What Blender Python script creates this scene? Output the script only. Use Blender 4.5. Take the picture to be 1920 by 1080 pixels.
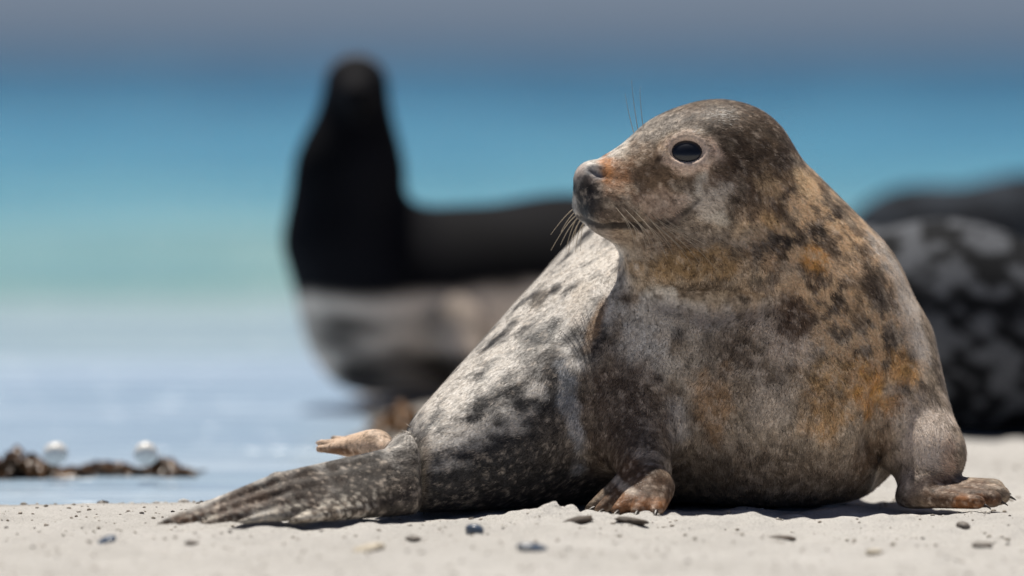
import bpy, math, random
import numpy as np
from mathutils import Vector, Matrix

# ------------------------------------------------------------------ camera, sky, sun
scene = bpy.context.scene
for o in list(bpy.data.objects):
    bpy.data.objects.remove(o)
COL = scene.collection
CAM_H, CAM_D, S0 = 0.625, 10.0, 0.000714          # eye height, metres to the seal, metres per photo pixel there
FPX = CAM_D / S0
TILT = math.atan((540 - 85) / FPX)
cam = bpy.data.cameras.new('camera')
cam_o = bpy.data.objects.new('camera', cam)
COL.objects.link(cam_o)
cam.sensor_width = 36
cam.lens = 36 * FPX / 1920
cam_o.location = (0, -CAM_D, CAM_H)
cam_o.rotation_euler = (math.pi / 2 - TILT, 0, 0)
cam.clip_start, cam.clip_end = 0.1, 30000
cam.dof.use_dof = True
cam.dof.focus_distance = CAM_D - 0.03
cam.dof.aperture_fstop = cam.lens / 1000 / 0.125
scene.camera = cam_o

SUN_TO = Vector((-0.10, 0.30, 1.0)).normalized()     # towards the sun: high and a little behind the seals
sun = bpy.data.lights.new('sun', 'SUN')
sun.energy = 4.3
sun.angle = math.radians(0.53)
sun.color = (1.0, 0.94, 0.85)
sun_o = bpy.data.objects.new('sun', sun)
COL.objects.link(sun_o)
sun_o.rotation_euler = SUN_TO.to_track_quat('Z', 'Y').to_euler()
w = bpy.data.worlds.new('World')
scene.world = w
w.use_nodes = True
wn = w.node_tree.nodes
sky = wn.new('ShaderNodeTexSky')
sky.sky_type = 'NISHITA'
sky.sun_disc = False
sky.sun_elevation = math.asin(SUN_TO.z)
sky.sun_rotation = math.atan2(SUN_TO.x, SUN_TO.y)
sky.air_density, sky.dust_density, sky.ozone_density = 0.32, 0.65, 6.0
bg = wn['Background']
bg.inputs['Strength'].default_value = 0.05
w.node_tree.links.new(sky.outputs[0], bg.inputs['Color'])
scene.view_settings.view_transform = 'Standard'
scene.view_settings.look = 'None'
scene.view_settings.gamma = 1
scene.view_settings.exposure = 0.3
scene.cycles.use_denoising = True
scene.cycles.max_bounces = 8

# ------------------------------------------------------------------ helpers
def P(px, py, y=0.0):
    """point of the place that stands y metres behind the seal's chest, seen at that spot of the photograph"""
    r, u = (px - 960) / FPX, (540 - py) / FPX
    d = np.array([r, math.cos(TILT) + u * math.sin(TILT), -math.sin(TILT) + u * math.cos(TILT)])
    return np.array([0, -CAM_D, CAM_H]) + d * ((y + CAM_D) / d[1])
def G(px, py):
    """point of the flat beach seen at that spot"""
    r, u = (px - 960) / FPX, (540 - py) / FPX
    d = np.array([r, math.cos(TILT) + u * math.sin(TILT), -math.sin(TILT) + u * math.cos(TILT)])
    return np.array([0, -CAM_D, CAM_H]) + d * (-CAM_H / d[2])

def hash3(i, j, k, seed):
    n = (i.astype(np.int64) * 374761393 + j.astype(np.int64) * 668265263 + k.astype(np.int64) * 2147483647 + seed * 974711) & 0xffffffff
    n = ((n ^ (n >> 13)) * 1274126177) & 0xffffffff
    n = ((n ^ (n >> 16)) * 2246822519) & 0xffffffff
    n = n ^ (n >> 15)
    return (n & 0xffffff) / float(0xffffff)
def vnoise(p, freq=1.0, seed=0):
    q = p * freq
    i = np.floor(q).astype(np.int64)
    f = q - i
    f = f * f * (3 - 2 * f)
    r = 0
    for a in (0, 1):
        for b in (0, 1):
            for c in (0, 1):
                wgt = (f[:, 0] if a else 1 - f[:, 0]) * (f[:, 1] if b else 1 - f[:, 1]) * (f[:, 2] if c else 1 - f[:, 2])
                r = r + wgt * hash3(i[:, 0] + a, i[:, 1] + b, i[:, 2] + c, seed)
    return r * 2 - 1
def fbm(p, freq, octv=4, seed=0, gain=0.5):
    r, a = 0, 1.0
    for o in range(octv):
        r = r + a * vnoise(p, freq * 2.03 ** o, seed + o * 17)
        a *= gain
    return r
def sstep(a, b, x):
    t = np.clip((x - a) / (b - a), 0, 1)
    return t * t * (3 - 2 * t)

def rotm(ang, axis):
    return np.array(Matrix.Rotation(math.radians(ang), 3, axis))

class SDF:
    """a smooth union of swollen shapes"""
    def __init__(self): self.ops = []
    def cone(self, a, b, r1, r2, k=0.03, squash=None, sub=False, flow=True):
        self.ops.append(('c', np.array(a, float), np.array(b, float), r1, r2, k, squash, sub, flow)); return self
    def ell(self, c, r, R=None, k=0.03, sub=False):
        self.ops.append(('e', np.array(c, float), np.array(r, float), np.eye(3) if R is None else R, k, sub)); return self
    def floor(self, z, k=0.02): self.ops.append(('f', z, k)); return self
    def __call__(self, p):
        p = np.asarray(p, float)
        d = np.full(len(p), 9.0)
        for o in self.ops:
            if o[0] == 'c':
                _, a, b, r1, r2, k, sq, sub, _f = o
                if sq is not None:                        # flatten along a unit axis by a factor
                    n, s = sq
                    n = np.array(n, float); n /= np.linalg.norm(n)
                    q = p + ((p - a) @ n)[:, None] * n * (1 / s - 1)
                    bb = b + ((b - a) @ n) * n * (1 / s - 1)
                else:
                    q, bb, s = p, b, 1.0
                ba = bb - a
                l2 = ba @ ba
                rr = r1 - r2
                a2 = l2 - rr * rr
                il2 = 1 / l2
                pa = q - a
                y = pa @ ba
                z = y - l2
                x2 = ((pa * l2 - y[:, None] * ba) ** 2).sum(1)
                y2 = y * y * l2
                z2 = z * z * l2
                kk = np.sign(rr) * rr * rr * x2
                e = (np.sqrt(np.maximum(x2 * a2 * il2, 0)) + y * rr) * il2 - r1
                c1 = np.sign(z) * a2 * z2 > kk
                c2 = np.sign(y) * a2 * y2 < kk
                e = np.where(c2, np.sqrt(x2 + y2) * il2 - r1, e)
                e = np.where(c1, np.sqrt(x2 + z2) * il2 - r2, e)
                e = e * (s if s < 1 else 1)
            elif o[0] == 'e':
                _, c, r, R, k, sub = o
                q = (p - c) @ R
                k0 = np.sqrt(((q / r) ** 2).sum(1)) + 1e-9
                k1 = np.sqrt(((q / (r * r)) ** 2).sum(1)) + 1e-9
                e = k0 * (k0 - 1) / k1
            else:
                _, z, k = o
                e = -(p[:, 2] - z) * -1.0
                e = z - p[:, 2]
                h = np.maximum(k - np.abs(d - e), 0) / k
                d = np.maximum(d, e) + h * h * k / 4
                continue
            h = np.maximum(k - np.abs(d + e if sub else d - e), 0) / k
            if sub: d = np.maximum(d, -e) + h * h * k / 4
            else: d = np.minimum(d, e) - h * h * k / 4
        return d
    def grad(self, p, e=0.0012):
        g = np.stack([self(p + np.eye(3)[i] * e) - self(p - np.eye(3)[i] * e) for i in range(3)], 1)
        return g / (np.linalg.norm(g, axis=1)[:, None] + 1e-9)
    def hit(self, px, py, y0=-0.8, y1=3.0):
        """where the camera's ray through that spot meets the surface"""
        o = P(px, py, y0); t = P(px, py, y1)
        n = 1500
        pts = o + (t - o) * np.linspace(0, 1, n)[:, None]
        d = self(pts)
        i = np.argmax(d < 0.0) if (d < 0).any() else np.argmin(d)
        return pts[max(i - 1, 0)]

def mesh_sdf(f, lo, hi, h, block=8):
    """surface nets round the zero level of f"""
    lo, hi = np.array(lo), np.array(hi)
    nb = np.ceil((hi - lo) / (h * block)).astype(int)
    n = nb * block
    H = h * block
    bi = np.stack(np.meshgrid(*[np.arange(m) for m in nb], indexing='ij'), -1).reshape(-1, 3)
    fc = f(lo + (bi + 0.5) * H)
    D = np.repeat(np.repeat(np.repeat(np.where(fc < 0, -1.0, 1.0).reshape(nb).astype(np.float32), block, 0), block, 1), block, 2)
    act = bi[np.abs(fc) < H * 1.9]
    loc = np.stack(np.meshgrid(*[np.arange(block)] * 3, indexing='ij'), -1).reshape(-1, 3)
    for s in range(0, len(act), 400):
        idx = (act[s:s + 400, None, :] * block + loc[None]).reshape(-1, 3)
        D[idx[:, 0], idx[:, 1], idx[:, 2]] = f(lo + idx * h)
    S = D < 0
    cs = np.zeros(tuple(n - 1), np.int8)
    for a in (0, 1):
        for b in (0, 1):
            for c in (0, 1):
                cs += S[a:n[0] - 1 + a, b:n[1] - 1 + b, c:n[2] - 1 + c]
    cells = np.argwhere((cs > 0) & (cs < 8))
    vid = -np.ones(tuple(n - 1), np.int32)
    vid[cells[:, 0], cells[:, 1], cells[:, 2]] = np.arange(len(cells))
    acc = np.zeros((len(cells), 3)); cnt = np.zeros(len(cells))
    for ax in range(3):
        o1, o2 = [i for i in range(3) if i != ax]
        for b in (0, 1):
            for c in (0, 1):
                A = cells.copy(); A[:, o1] += b; A[:, o2] += c
                B = A.copy(); B[:, ax] += 1
                da = D[A[:, 0], A[:, 1], A[:, 2]]; db = D[B[:, 0], B[:, 1], B[:, 2]]
                m = (da < 0) != (db < 0)
                t = np.where(m, da / np.where(m, da - db, 1), 0)
                pt = A.astype(float); pt[:, ax] += t
                acc[m] += pt[m]; cnt[m] += 1
    V = lo + acc / cnt[:, None] * h
    quads = []
    for ax in range(3):
        sl0 = [slice(None)] * 3; sl1 = [slice(None)] * 3
        sl0[ax] = slice(0, -1); sl1[ax] = slice(1, None)
        a, b = S[tuple(sl0)], S[tuple(sl1)]
        e = np.argwhere(a != b)
        o1, o2 = (ax + 1) % 3, (ax + 2) % 3
        ok = (e[:, o1] > 0) & (e[:, o2] > 0) & (e[:, o1] < n[o1] - 1) & (e[:, o2] < n[o2] - 1) & (e[:, ax] < n[ax] - 1)
        e = e[ok]
        inside_first = S[e[:, 0], e[:, 1], e[:, 2]]
        q = []
        for (b, c) in ((-1, -1), (0, -1), (0, 0), (-1, 0)):
            z = e.copy(); z[:, o1] += b; z[:, o2] += c
            q.append(vid[z[:, 0], z[:, 1], z[:, 2]])
        q = np.stack(q, 1)
        q[~inside_first] = q[~inside_first][:, ::-1]
        quads.append(q)
    F = np.concatenate(quads)
    F = F[(F >= 0).all(1)]
    for _ in range(2):
        g = f.grad(V)
        V = V - g * np.clip(f(V), -h, h)[:, None] * 0.8
    return V, F

def link(o, parent=None):
    COL.objects.link(o)
    if parent is not None:
        o.parent = parent
        o.matrix_parent_inverse = Matrix.Identity(4)
    return o
def add_mesh(name, V, F, mat=None, parent=None, smooth=True, col=None, origin=None):
    V = np.asarray(V, np.float64)
    if origin is not None: V = V - np.asarray(origin)
    me = bpy.data.meshes.new(name)
    F = np.asarray(F)
    nv = F.shape[1]
    me.vertices.add(len(V)); me.vertices.foreach_set('co', V.astype(np.float32).ravel())
    me.loops.add(F.size); me.loops.foreach_set('vertex_index', F.astype(np.int32).ravel())
    me.polygons.add(len(F))
    me.polygons.foreach_set('loop_start', np.arange(0, F.size, nv, dtype=np.int32))
    me.update(calc_edges=True)
    me.polygons.foreach_set('use_smooth', np.full(len(F), smooth))
    if col is not None:
        at = me.color_attributes.new('tint', 'FLOAT_COLOR', 'POINT')
        at.data.foreach_set('color', np.concatenate([col, np.ones((len(col), 1))], 1).astype(np.float32).ravel())
    if mat: me.materials.append(mat)
    me.validate()
    o = bpy.data.objects.new(name, me)
    if origin is not None and parent is None: o.location = origin
    return link(o, parent)
def tag(o, label=None, cat=None, group=None, kind=None):
    if label: o['label'] = label
    if cat: o['category'] = cat
    if group: o['group'] = group
    if kind: o['kind'] = kind
    return o
def empty(name, loc):
    o = bpy.data.objects.new(name, None)
    o.location = loc
    o.empty_display_size = 0.05
    return link(o)

def tube(pts, radii, sides=6):
    """vertices and quads of a tapering tube along points"""
    pts = np.asarray(pts, float); V = []; F = []
    for i, p in enumerate(pts):
        t = pts[min(i + 1, len(pts) - 1)] - pts[max(i - 1, 0)]
        t /= np.linalg.norm(t) + 1e-12
        u = np.cross(t, [0.3, 0.1, 1]); u /= np.linalg.norm(u) + 1e-12
        v = np.cross(t, u)
        for s in range(sides):
            a = 2 * math.pi * s / sides
            V.append(p + radii[i] * (u * math.cos(a) + v * math.sin(a)))
    for i in range(len(pts) - 1):
        for s in range(sides):
            s2 = (s + 1) % sides
            F.append((i * sides + s, i * sides + s2, (i + 1) * sides + s2, (i + 1) * sides + s))
    return np.array(V), np.array(F)
def bez(a, b, c, n=8):
    t = np.linspace(0, 1, n)[:, None]
    return (1 - t) ** 2 * np.array(a) + 2 * t * (1 - t) * np.array(b) + t * t * np.array(c)
def ball(c, r, R=None, nu=20, nv=12, bump=0.0, seed=0):
    """vertices and quads of a lumpy ellipsoid"""
    u = np.linspace(0, 2 * math.pi, nu, endpoint=False); v = np.linspace(0.06, math.pi - 0.06, nv)
    N = np.array([[math.sin(b) * math.cos(a), math.sin(b) * math.sin(a), math.cos(b)] for b in v for a in u])
    k = 1 + bump * fbm(N + seed * 3.7, 1.3, 3, seed)
    V = N * k[:, None] * np.array(r)
    if R is not None: V = V @ R.T
    F = [(i * nu + j, (i + 1) * nu + j, (i + 1) * nu + (j + 1) % nu, i * nu + (j + 1) % nu) for i in range(nv - 1) for j in range(nu)]
    top = len(V); V = np.vstack([V, V[:nu].mean(0), V[-nu:].mean(0)])
    F += [(top, j, (j + 1) % nu, (j + 1) % nu) for j in range(0)]
    for j in range(0, nu, 2):
        F.append((top, j, (j + 1) % nu, (j + 2) % nu))
        e = (nv - 1) * nu
        F.append((top + 1, e + (j + 2) % nu, e + (j + 1) % nu, e + j))
    return V + np.array(c), np.array(F)

# ------------------------------------------------------------------ materials
def nodes_of(name):
    m = bpy.data.materials.new(name)
    m.use_nodes = True
    nt = m.node_tree
    return m, nt, nt.nodes['Principled BSDF'], nt.nodes, nt.links
def noise_node(N, L, scale, detail=4, vec=None, rough=0.55):
    t = N.new('ShaderNodeTexNoise')
    t.inputs['Scale'].default_value = scale
    t.inputs['Detail'].default_value = detail
    t.inputs['Roughness'].default_value = rough
    if vec is not None: L.new(vec, t.inputs['Vector'])
    return t.outputs['Fac']
def ramp(N, L, fac, stops, interp='LINEAR'):
    r = N.new('ShaderNodeValToRGB')
    r.color_ramp.interpolation = interp
    e = r.color_ramp.elements
    while len(e) < len(stops): e.new(0.5)
    for el, (p, c) in zip(e, stops):
        el.position = p
        el.color = (*c, 1) if len(c) == 3 else c
    L.new(fac, r.inputs['Fac'])
    return r.outputs['Color']
def bump(N, L, bs, h, strength, dist):
    b = N.new('ShaderNodeBump')
    b.inputs['Strength'].default_value = strength
    b.inputs['Distance'].default_value = dist
    L.new(h, b.inputs['Height'])
    L.new(b.outputs[0], bs.inputs['Normal'])
def geo_pos(N): return N.new('ShaderNodeNewGeometry').outputs['Position']
def simple(name, col, rough=0.6, var=0.35, scale=60, spec=0.4, bmp=0.3, bdist=0.002):
    m, nt, b, N, L = nodes_of(name)
    tc = N.new('ShaderNodeTexCoord').outputs['Object']
    f = noise_node(N, L, scale, 5, tc)
    lo = tuple(c * (1 - var) for c in col); hi = tuple(min(1, c * (1 + var)) for c in col)
    L.new(ramp(N, L, f, [(0.3, lo), (0.7, hi)]), b.inputs['Base Color'])
    b.inputs['Roughness'].default_value = rough
    b.inputs['Specular IOR Level'].default_value = spec
    if bmp: bump(N, L, b, f, bmp, bdist)
    return m
def tinted(name, rough=0.55, spec=0.35, sheen=0.0, speckle=250, amt=0.35, transl=0.0, bmp=0.3):
    """colour carried on the vertices, broken up by fine noise"""
    m, nt, b, N, L = nodes_of(name)
    at = N.new('ShaderNodeAttribute'); at.attribute_name = 'tint'
    tc = N.new('ShaderNodeTexCoord').outputs['Object']
    f = noise_node(N, L, speckle, 3, tc)
    g = ramp(N, L, f, [(0.32, (1 - amt,) * 3), (0.68, (1 + amt,) * 3)])
    mx = N.new('ShaderNodeMix'); mx.data_type = 'RGBA'; mx.blend_type = 'MULTIPLY'; mx.inputs['Factor'].default_value = 1
    L.new(at.outputs['Color'], mx.inputs[6]); L.new(g, mx.inputs[7])
    L.new(mx.outputs[2], b.inputs['Base Color'])
    b.inputs['Roughness'].default_value = rough
    b.inputs['Specular IOR Level'].default_value = spec
    b.inputs['Sheen Weight'].default_value = sheen
    b.inputs['Sheen Roughness'].default_value = 0.4
    if bmp: bump(N, L, b, f, bmp, 0.003)
    if transl:
        tr = N.new('ShaderNodeBsdfTranslucent'); L.new(mx.outputs[2], tr.inputs['Color'])
        ms = N.new('ShaderNodeMixShader'); ms.inputs[0].default_value = transl
        L.new(b.outputs[0], ms.inputs[1]); L.new(tr.outputs[0], ms.inputs[2])
        L.new(ms.outputs[0], nt.nodes['Material Output'].inputs['Surface'])
    return m

def sand_mat():
    m, nt, b, N, L = nodes_of('dry_sand')
    pos = geo_pos(N)
    n1 = noise_node(N, L, 3.0, 5, pos)
    n2 = noise_node(N, L, 420, 3, pos, 0.7)
    c1 = ramp(N, L, n1, [(0.3, (0.52, 0.505, 0.48)), (0.7, (0.63, 0.615, 0.59))])
    c2 = ramp(N, L, n2, [(0.28, (0.45, 0.43, 0.41)), (0.5, (1, 1, 1)), (0.8, (1.15, 1.13, 1.1))])
    mx = N.new('ShaderNodeMix'); mx.data_type = 'RGBA'; mx.blend_type = 'MULTIPLY'; mx.inputs['Factor'].default_value = 1
    L.new(c1, mx.inputs[6]); L.new(c2, mx.inputs[7])
    # wet where the vertices say so
    at = N.new('ShaderNodeAttribute'); at.attribute_name = 'tint'
    wet = N.new('ShaderNodeSeparateColor'); L.new(at.outputs['Color'], wet.inputs[0])
    m2 = N.new('ShaderNodeMix'); m2.data_type = 'RGBA'
    L.new(wet.outputs[0], m2.inputs[0]); L.new(mx.outputs[2], m2.inputs[6]); m2.inputs[7].default_value = (0.23, 0.205, 0.175, 1)
    L.new(m2.outputs[2], b.inputs['Base Color'])
    r = N.new('ShaderNodeMapRange'); L.new(wet.outputs[0], r.inputs[0]); r.inputs[3].default_value = 0.9; r.inputs[4].default_value = 0.25
    L.new(r.outputs[0], b.inputs['Roughness'])
    b.inputs['Specular IOR Level'].default_value = 0.25
    bump(N, L, b, n2, 0.8, 0.004)
    return m

def sea_mat():
    m, nt, b, N, L = nodes_of('sea_water')
    pos = geo_pos(N)
    sep = N.new('ShaderNodeSeparateXYZ'); L.new(pos, sep.inputs[0])
    # water colour over a bed that falls away: 1/(distance+10) runs evenly from shore to deep water
    a = N.new('ShaderNodeMath'); a.operation = 'ADD'; L.new(sep.outputs[1], a.inputs[0]); a.inputs[1].default_value = 10
    d = N.new('ShaderNodeMath'); d.operation = 'DIVIDE'; d.inputs[0].default_value = 10; L.new(a.outputs[0], d.inputs[1])
    lg = N.new('ShaderNodeMath'); lg.operation = 'LOGARITHM'; L.new(a.outputs[0], lg.inputs[0]); lg.inputs[1].default_value = 2
    lk = N.new('ShaderNodeMath'); lk.operation = 'MULTIPLY'; L.new(lg.outputs[0], lk.inputs[0]); lk.inputs[1].default_value = 4.5
    xk = N.new('ShaderNodeMath'); xk.operation = 'MULTIPLY'; L.new(sep.outputs[0], xk.inputs[0]); xk.inputs[1].default_value = 0.45
    cb = N.new('ShaderNodeCombineXYZ'); L.new(xk.outputs[0], cb.inputs[0]); L.new(lk.outputs[0], cb.inputs[1])   # bars of sand, wider apart farther out
    wob = noise_node(N, L, 1.0, 3, cb.outputs[0])
    e = N.new('ShaderNodeMath'); e.operation = 'MULTIPLY_ADD'; L.new(wob, e.inputs[0]); e.inputs[1].default_value = 0.30; e.inputs[2].default_value = -0.15
    h = N.new('ShaderNodeMath'); h.operation = 'ADD'; L.new(d.outputs[0], h.inputs[0]); L.new(e.outputs[0], h.inputs[1])
    c = ramp(N, L, h.outputs[0], SEA_STOPS)
    sv = N.new('ShaderNodeVectorMath'); sv.operation = 'MULTIPLY'; L.new(cb.outputs[0], sv.inputs[0]); sv.inputs[1].default_value = (1.3, 4.0, 1)
    sn = noise_node(N, L, 1.0, 2, sv.outputs[0])
    sc_ = ramp(N, L, sn, [(0.3, (0.74, 0.80, 0.84)), (0.7, (1.22, 1.16, 1.12))])
    sm = N.new('ShaderNodeMix'); sm.data_type = 'RGBA'; sm.blend_type = 'MULTIPLY'; sm.inputs['Factor'].default_value = 1
    L.new(c, sm.inputs[6]); L.new(sc_, sm.inputs[7])
    L.new(sm.outputs[2], b.inputs['Base Color'])
    b.inputs['Roughness'].default_value = 0.22
    b.inputs['IOR'].default_value = 1.33
    b.inputs['Specular IOR Level'].default_value = 0.35
    wv2 = N.new('ShaderNodeVectorMath'); wv2.operation = 'MULTIPLY'; L.new(pos, wv2.inputs[0]); wv2.inputs[1].default_value = (0.6, 1.6, 1)
    n = noise_node(N, L, 2.2, 4, wv2.outputs[0])
    bump(N, L, b, n, 0.7, 0.25)
    return m
# t = 10/(y+10); photo row = 85 + 875*t
def row(r): return (r - 85) / 875
SEA_STOPS = [(0.0, (0.012, 0.07, 0.14)), (row(150), (0.024, 0.125, 0.22)), (row(250), (0.075, 0.275, 0.42)), (row(350), (0.12, 0.34, 0.43)),
             (row(420), (0.20, 0.43, 0.50)), (row(500), (0.27, 0.43, 0.385)), (row(580), (0.36, 0.48, 0.53)), (row(660), (0.41, 0.53, 0.67)), (row(900), (0.41, 0.52, 0.63))]

# ------------------------------------------------------------------ the setting: sea and beach
def inland(x, y):
    """metres inland of the water's edge (below zero in the water)"""
    a = 0.33 + 0.22 * (np.clip(x, -30, 30) + 0.69) - y
    b = x - np.interp(y, [0, 1.0, 2.0, 4.2, 6.0, 30, 900], [-0.40, -0.30, -0.28, -0.30, 0.3, 8, 300])
    m = np.clip(1 - np.abs(a - b) / 0.3, 0, 1)
    p = np.stack([x, y * 0.5, x * 0], 1)
    return np.maximum(a, b) + 0.075 * m * m + 0.035 * fbm(p, 3.0, 3, 77)
def sand_z(x, y):
    p = np.stack([x, y, np.zeros_like(x)], 1)
    q = p * np.array([1, 0.55, 1])
    D_in = inland(x, y)
    dry = sstep(0.0, 0.5, D_in)                     # 1 well up the beach
    z = (0.0055 * fbm(q, 2.2, 3, 3) + 0.0058 * fbm(q, 16, 3, 5)) * (0.25 + 0.75 * dry)
    z += 0.0016 * vnoise(q, 75, 9) * (0.3 + 0.7 * dry)
    z -= 0.0030
    z *= 0.35 + 0.65 * dry
    for (mx, my, rx, ry, h) in MOUNDS:
        z += h * np.exp(-((x - mx) / rx) ** 2 - ((y - my) / ry) ** 2) * (1 + 0.5 * fbm(p, 60, 2, 31))
    z += 0.03 * sstep(2.5, 7, D_in)
    z -= 0.034 * sstep(0.16, -0.14, D_in) + 0.25 * sstep(-0.1, -20, D_in) + 3 * sstep(-20, -300, D_in)
    return z
a, b_ = G(1040, 978), G(1170, 978)
MOUNDS = [(a[0], a[1], 0.045, 0.10, 0.017), (b_[0], b_[1] - 0.04, 0.05, 0.06, 0.007)]
rm = random.Random(5)
for t_ in range(16):                                   # sand pushed up along the belly and the hind body
    m_ = G(300 + t_ * 92 + rm.uniform(-30, 30), 992 - 18 * min(1, t_ / 7) + rm.uniform(-6, 10))
    MOUNDS.append((m_[0], m_[1], rm.uniform(0.015, 0.04), rm.uniform(0.03, 0.07), rm.uniform(0.002, 0.007)))
def axis(lo, flo, fhi, hi, fine, grow=1.25):
    core = list(np.arange(flo, fhi, fine))
    out, st, x = [], fine, fhi
    while x < hi: out.append(x); st *= grow; x += st
    neg, st, x = [], fine, flo
    while x > lo: st *= grow; x -= st; neg.append(x)
    return np.array(neg[::-1] + core + out)
xs = axis(-500, -0.95, 0.95, 500, 0.0045); ys = axis(-300, -1.4, 2.4, 900, 0.010)
X, Y = np.meshgrid(xs, ys)
Z = sand_z(X.ravel(), Y.ravel())
nx, ny = len(xs), len(ys)
ii = (np.arange(ny - 1)[:, None] * nx + np.arange(nx - 1)[None]).ravel()
wet = sstep(0.24, 0.02, inland(X.ravel(), Y.ravel()) + 0.05 * vnoise(np.stack([X.ravel() * 2, Y.ravel(), Y.ravel() * 0], 1), 6, 8))
sand = add_mesh('sand_beach', np.stack([X.ravel(), Y.ravel(), Z], 1), np.stack([ii, ii + 1, ii + nx + 1, ii + nx], 1), sand_mat(), col=np.repeat(wet[:, None], 3, 1))
tag(sand, 'pale dry sand beach with scattered shell bits', kind='structure')

xs = axis(-9000, -2.0, 2.0, 9000, 0.10, 1.22); ys = axis(-0.3, 0.0, 8.0, 12000, 0.05, 1.12)
ys = ys[ys > -0.3]
X, Y = np.meshgrid(xs, ys); nx, ny = len(xs), len(ys)
pp = np.stack([X.ravel() * 0.35, Y.ravel(), X.ravel() * 0], 1)
amp = sstep(3, 25, Y.ravel())
Zw = -0.017 + (0.020 * fbm(pp, 0.9, 2, 41) + 0.010 * vnoise(pp, 3.1, 43)) * amp * (Y.ravel() < 60)
ii = (np.arange(ny - 1)[:, None] * nx + np.arange(nx - 1)[None]).ravel()
sea = add_mesh('sea', np.stack([X.ravel(), Y.ravel(), Zw], 1), np.stack([ii, ii + 1, ii + nx + 1, ii + nx], 1), sea_mat())
tag(sea, 'turquoise shallow sea turning deep blue towards the horizon', kind='structure')

# ------------------------------------------------------------------ the young seal in front
def px(n): return n * S0
f = SDF()
f.cone(P(768, 898, -0.10), P(1308, 648, 0.33), px(72), px(318), k=0.02)                       # hind body
f.ell(P(1452, 745, 0.17), (px(285), 0.215, px(238)), k=0.07)                                  # chest
f.cone(P(1375, 350, 0.12), P(1452, 612, 0.17), px(116), px(243), k=0.05)                      # neck
f.cone(P(1432, 428, 0.15), P(1502, 600, 0.17), px(126), px(204), k=0.05)                      # nape
HY = 20
HR = rotm(HY, 'Z') @ rotm(-12, 'Y')
f.ell(P(1330, 308, 0.10), (px(158), px(124), px(121)), R=HR, k=0.035)                          # skull
f.cone(P(1262, 325, 0.075), P(1124, 354, 0.02), px(98), px(49), k=0.03)                       # muzzle
f.cone(P(1310, 432, 0.09), P(1140, 402, 0.02), px(102), px(42), k=0.02)                       # jaw
f.ell(P(1345, 392, 0.040), (px(78), px(62), px(60)), k=0.04)                                  # cheek
f.ell(P(1158, 385, 0.000), (px(58), px(40), px(42)), R=HR, k=0.016)                            # whisker pads
f.ell(P(1122, 382, 0.045), (px(50), px(38), px(40)), R=HR, k=0.016)
f.cone(P(1275, 440, 0.08), P(1300, 610, 0.13), px(100), px(130), k=0.04)                       # throat
f.ell(P(1104, 325, 0.012), (px(26), px(30), px(20)), R=rotm(HY, 'Z') @ rotm(-40, 'Y'), k=0.012)   # nose
f.cone(P(1225, 492, 0.03), P(1400, 505, 0.03), px(48), px(60), k=0.03)                        # roll under the jaw
f.cone(P(1120, 700, 0.17), P(1230, 690, 0.11), px(115), px(115), k=0.08)                       # flank behind the shoulder
# soft folds: under the jaw, at both flipper pits
for line, r_ in (([(1178, 540), (1240, 566), (1320, 572), (1400, 566)], 10), ([(1700, 690), (1660, 750), (1645, 820), (1662, 900)], 11), ([(1172, 620), (1200, 700), (1245, 780), (1262, 850)], 9)):
    hs = [f.hit(*z) for z in line]
    for q0, q1 in zip(hs[:-1], hs[1:]):
        f.cone(q0, q1, px(r_), px(r_), k=0.035, sub=True)
# far shoulder and foreflipper
f.cone(P(1672, 660, 0.14), P(1742, 850, 0.06), px(80), px(64), k=0.045)
f.cone(P(1742, 850, 0.06), P(1735, 915, 0.03), px(64), px(52), k=0.02)
for (ax_, ay, bx_, by, yy, r1, r2) in [(1720, 920, 1862, 921, 0.045, 30, 24), (1720, 925, 1872, 930, 0.015, 30, 22), (1715, 932, 1860, 938, -0.02, 28, 19), (1705, 937, 1832, 944, -0.05, 24, 16)]:
    f.cone(P(ax_, ay, 0.02), P(bx_, by, yy), px(r1), px(r2), k=0.010)
# near foreflipper
f.cone(P(1185, 640, 0.10), P(1180, 790, 0.03), px(108), px(78), k=0.07)
f.cone(P(1184, 800, 0.01), P(1210, 882, -0.07), px(66), px(50), k=0.04)
for (ax_, ay, bx_, by, y0, yy, r1, r2) in [(1210, 888, 1106, 957, -0.08, -0.09, 36, 12), (1216, 896, 1124, 960, -0.10, -0.12, 34, 13), (1224, 906, 1158, 962, -0.115, -0.15, 33, 15), (1229, 913, 1194, 963, -0.12, -0.165, 31, 15), (1234, 916, 1230, 962, -0.115, -0.165, 29, 16)]:
    f.cone(P(ax_, ay, y0), P(bx_, by, yy), px(r1), px(r2), k=0.009)
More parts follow.
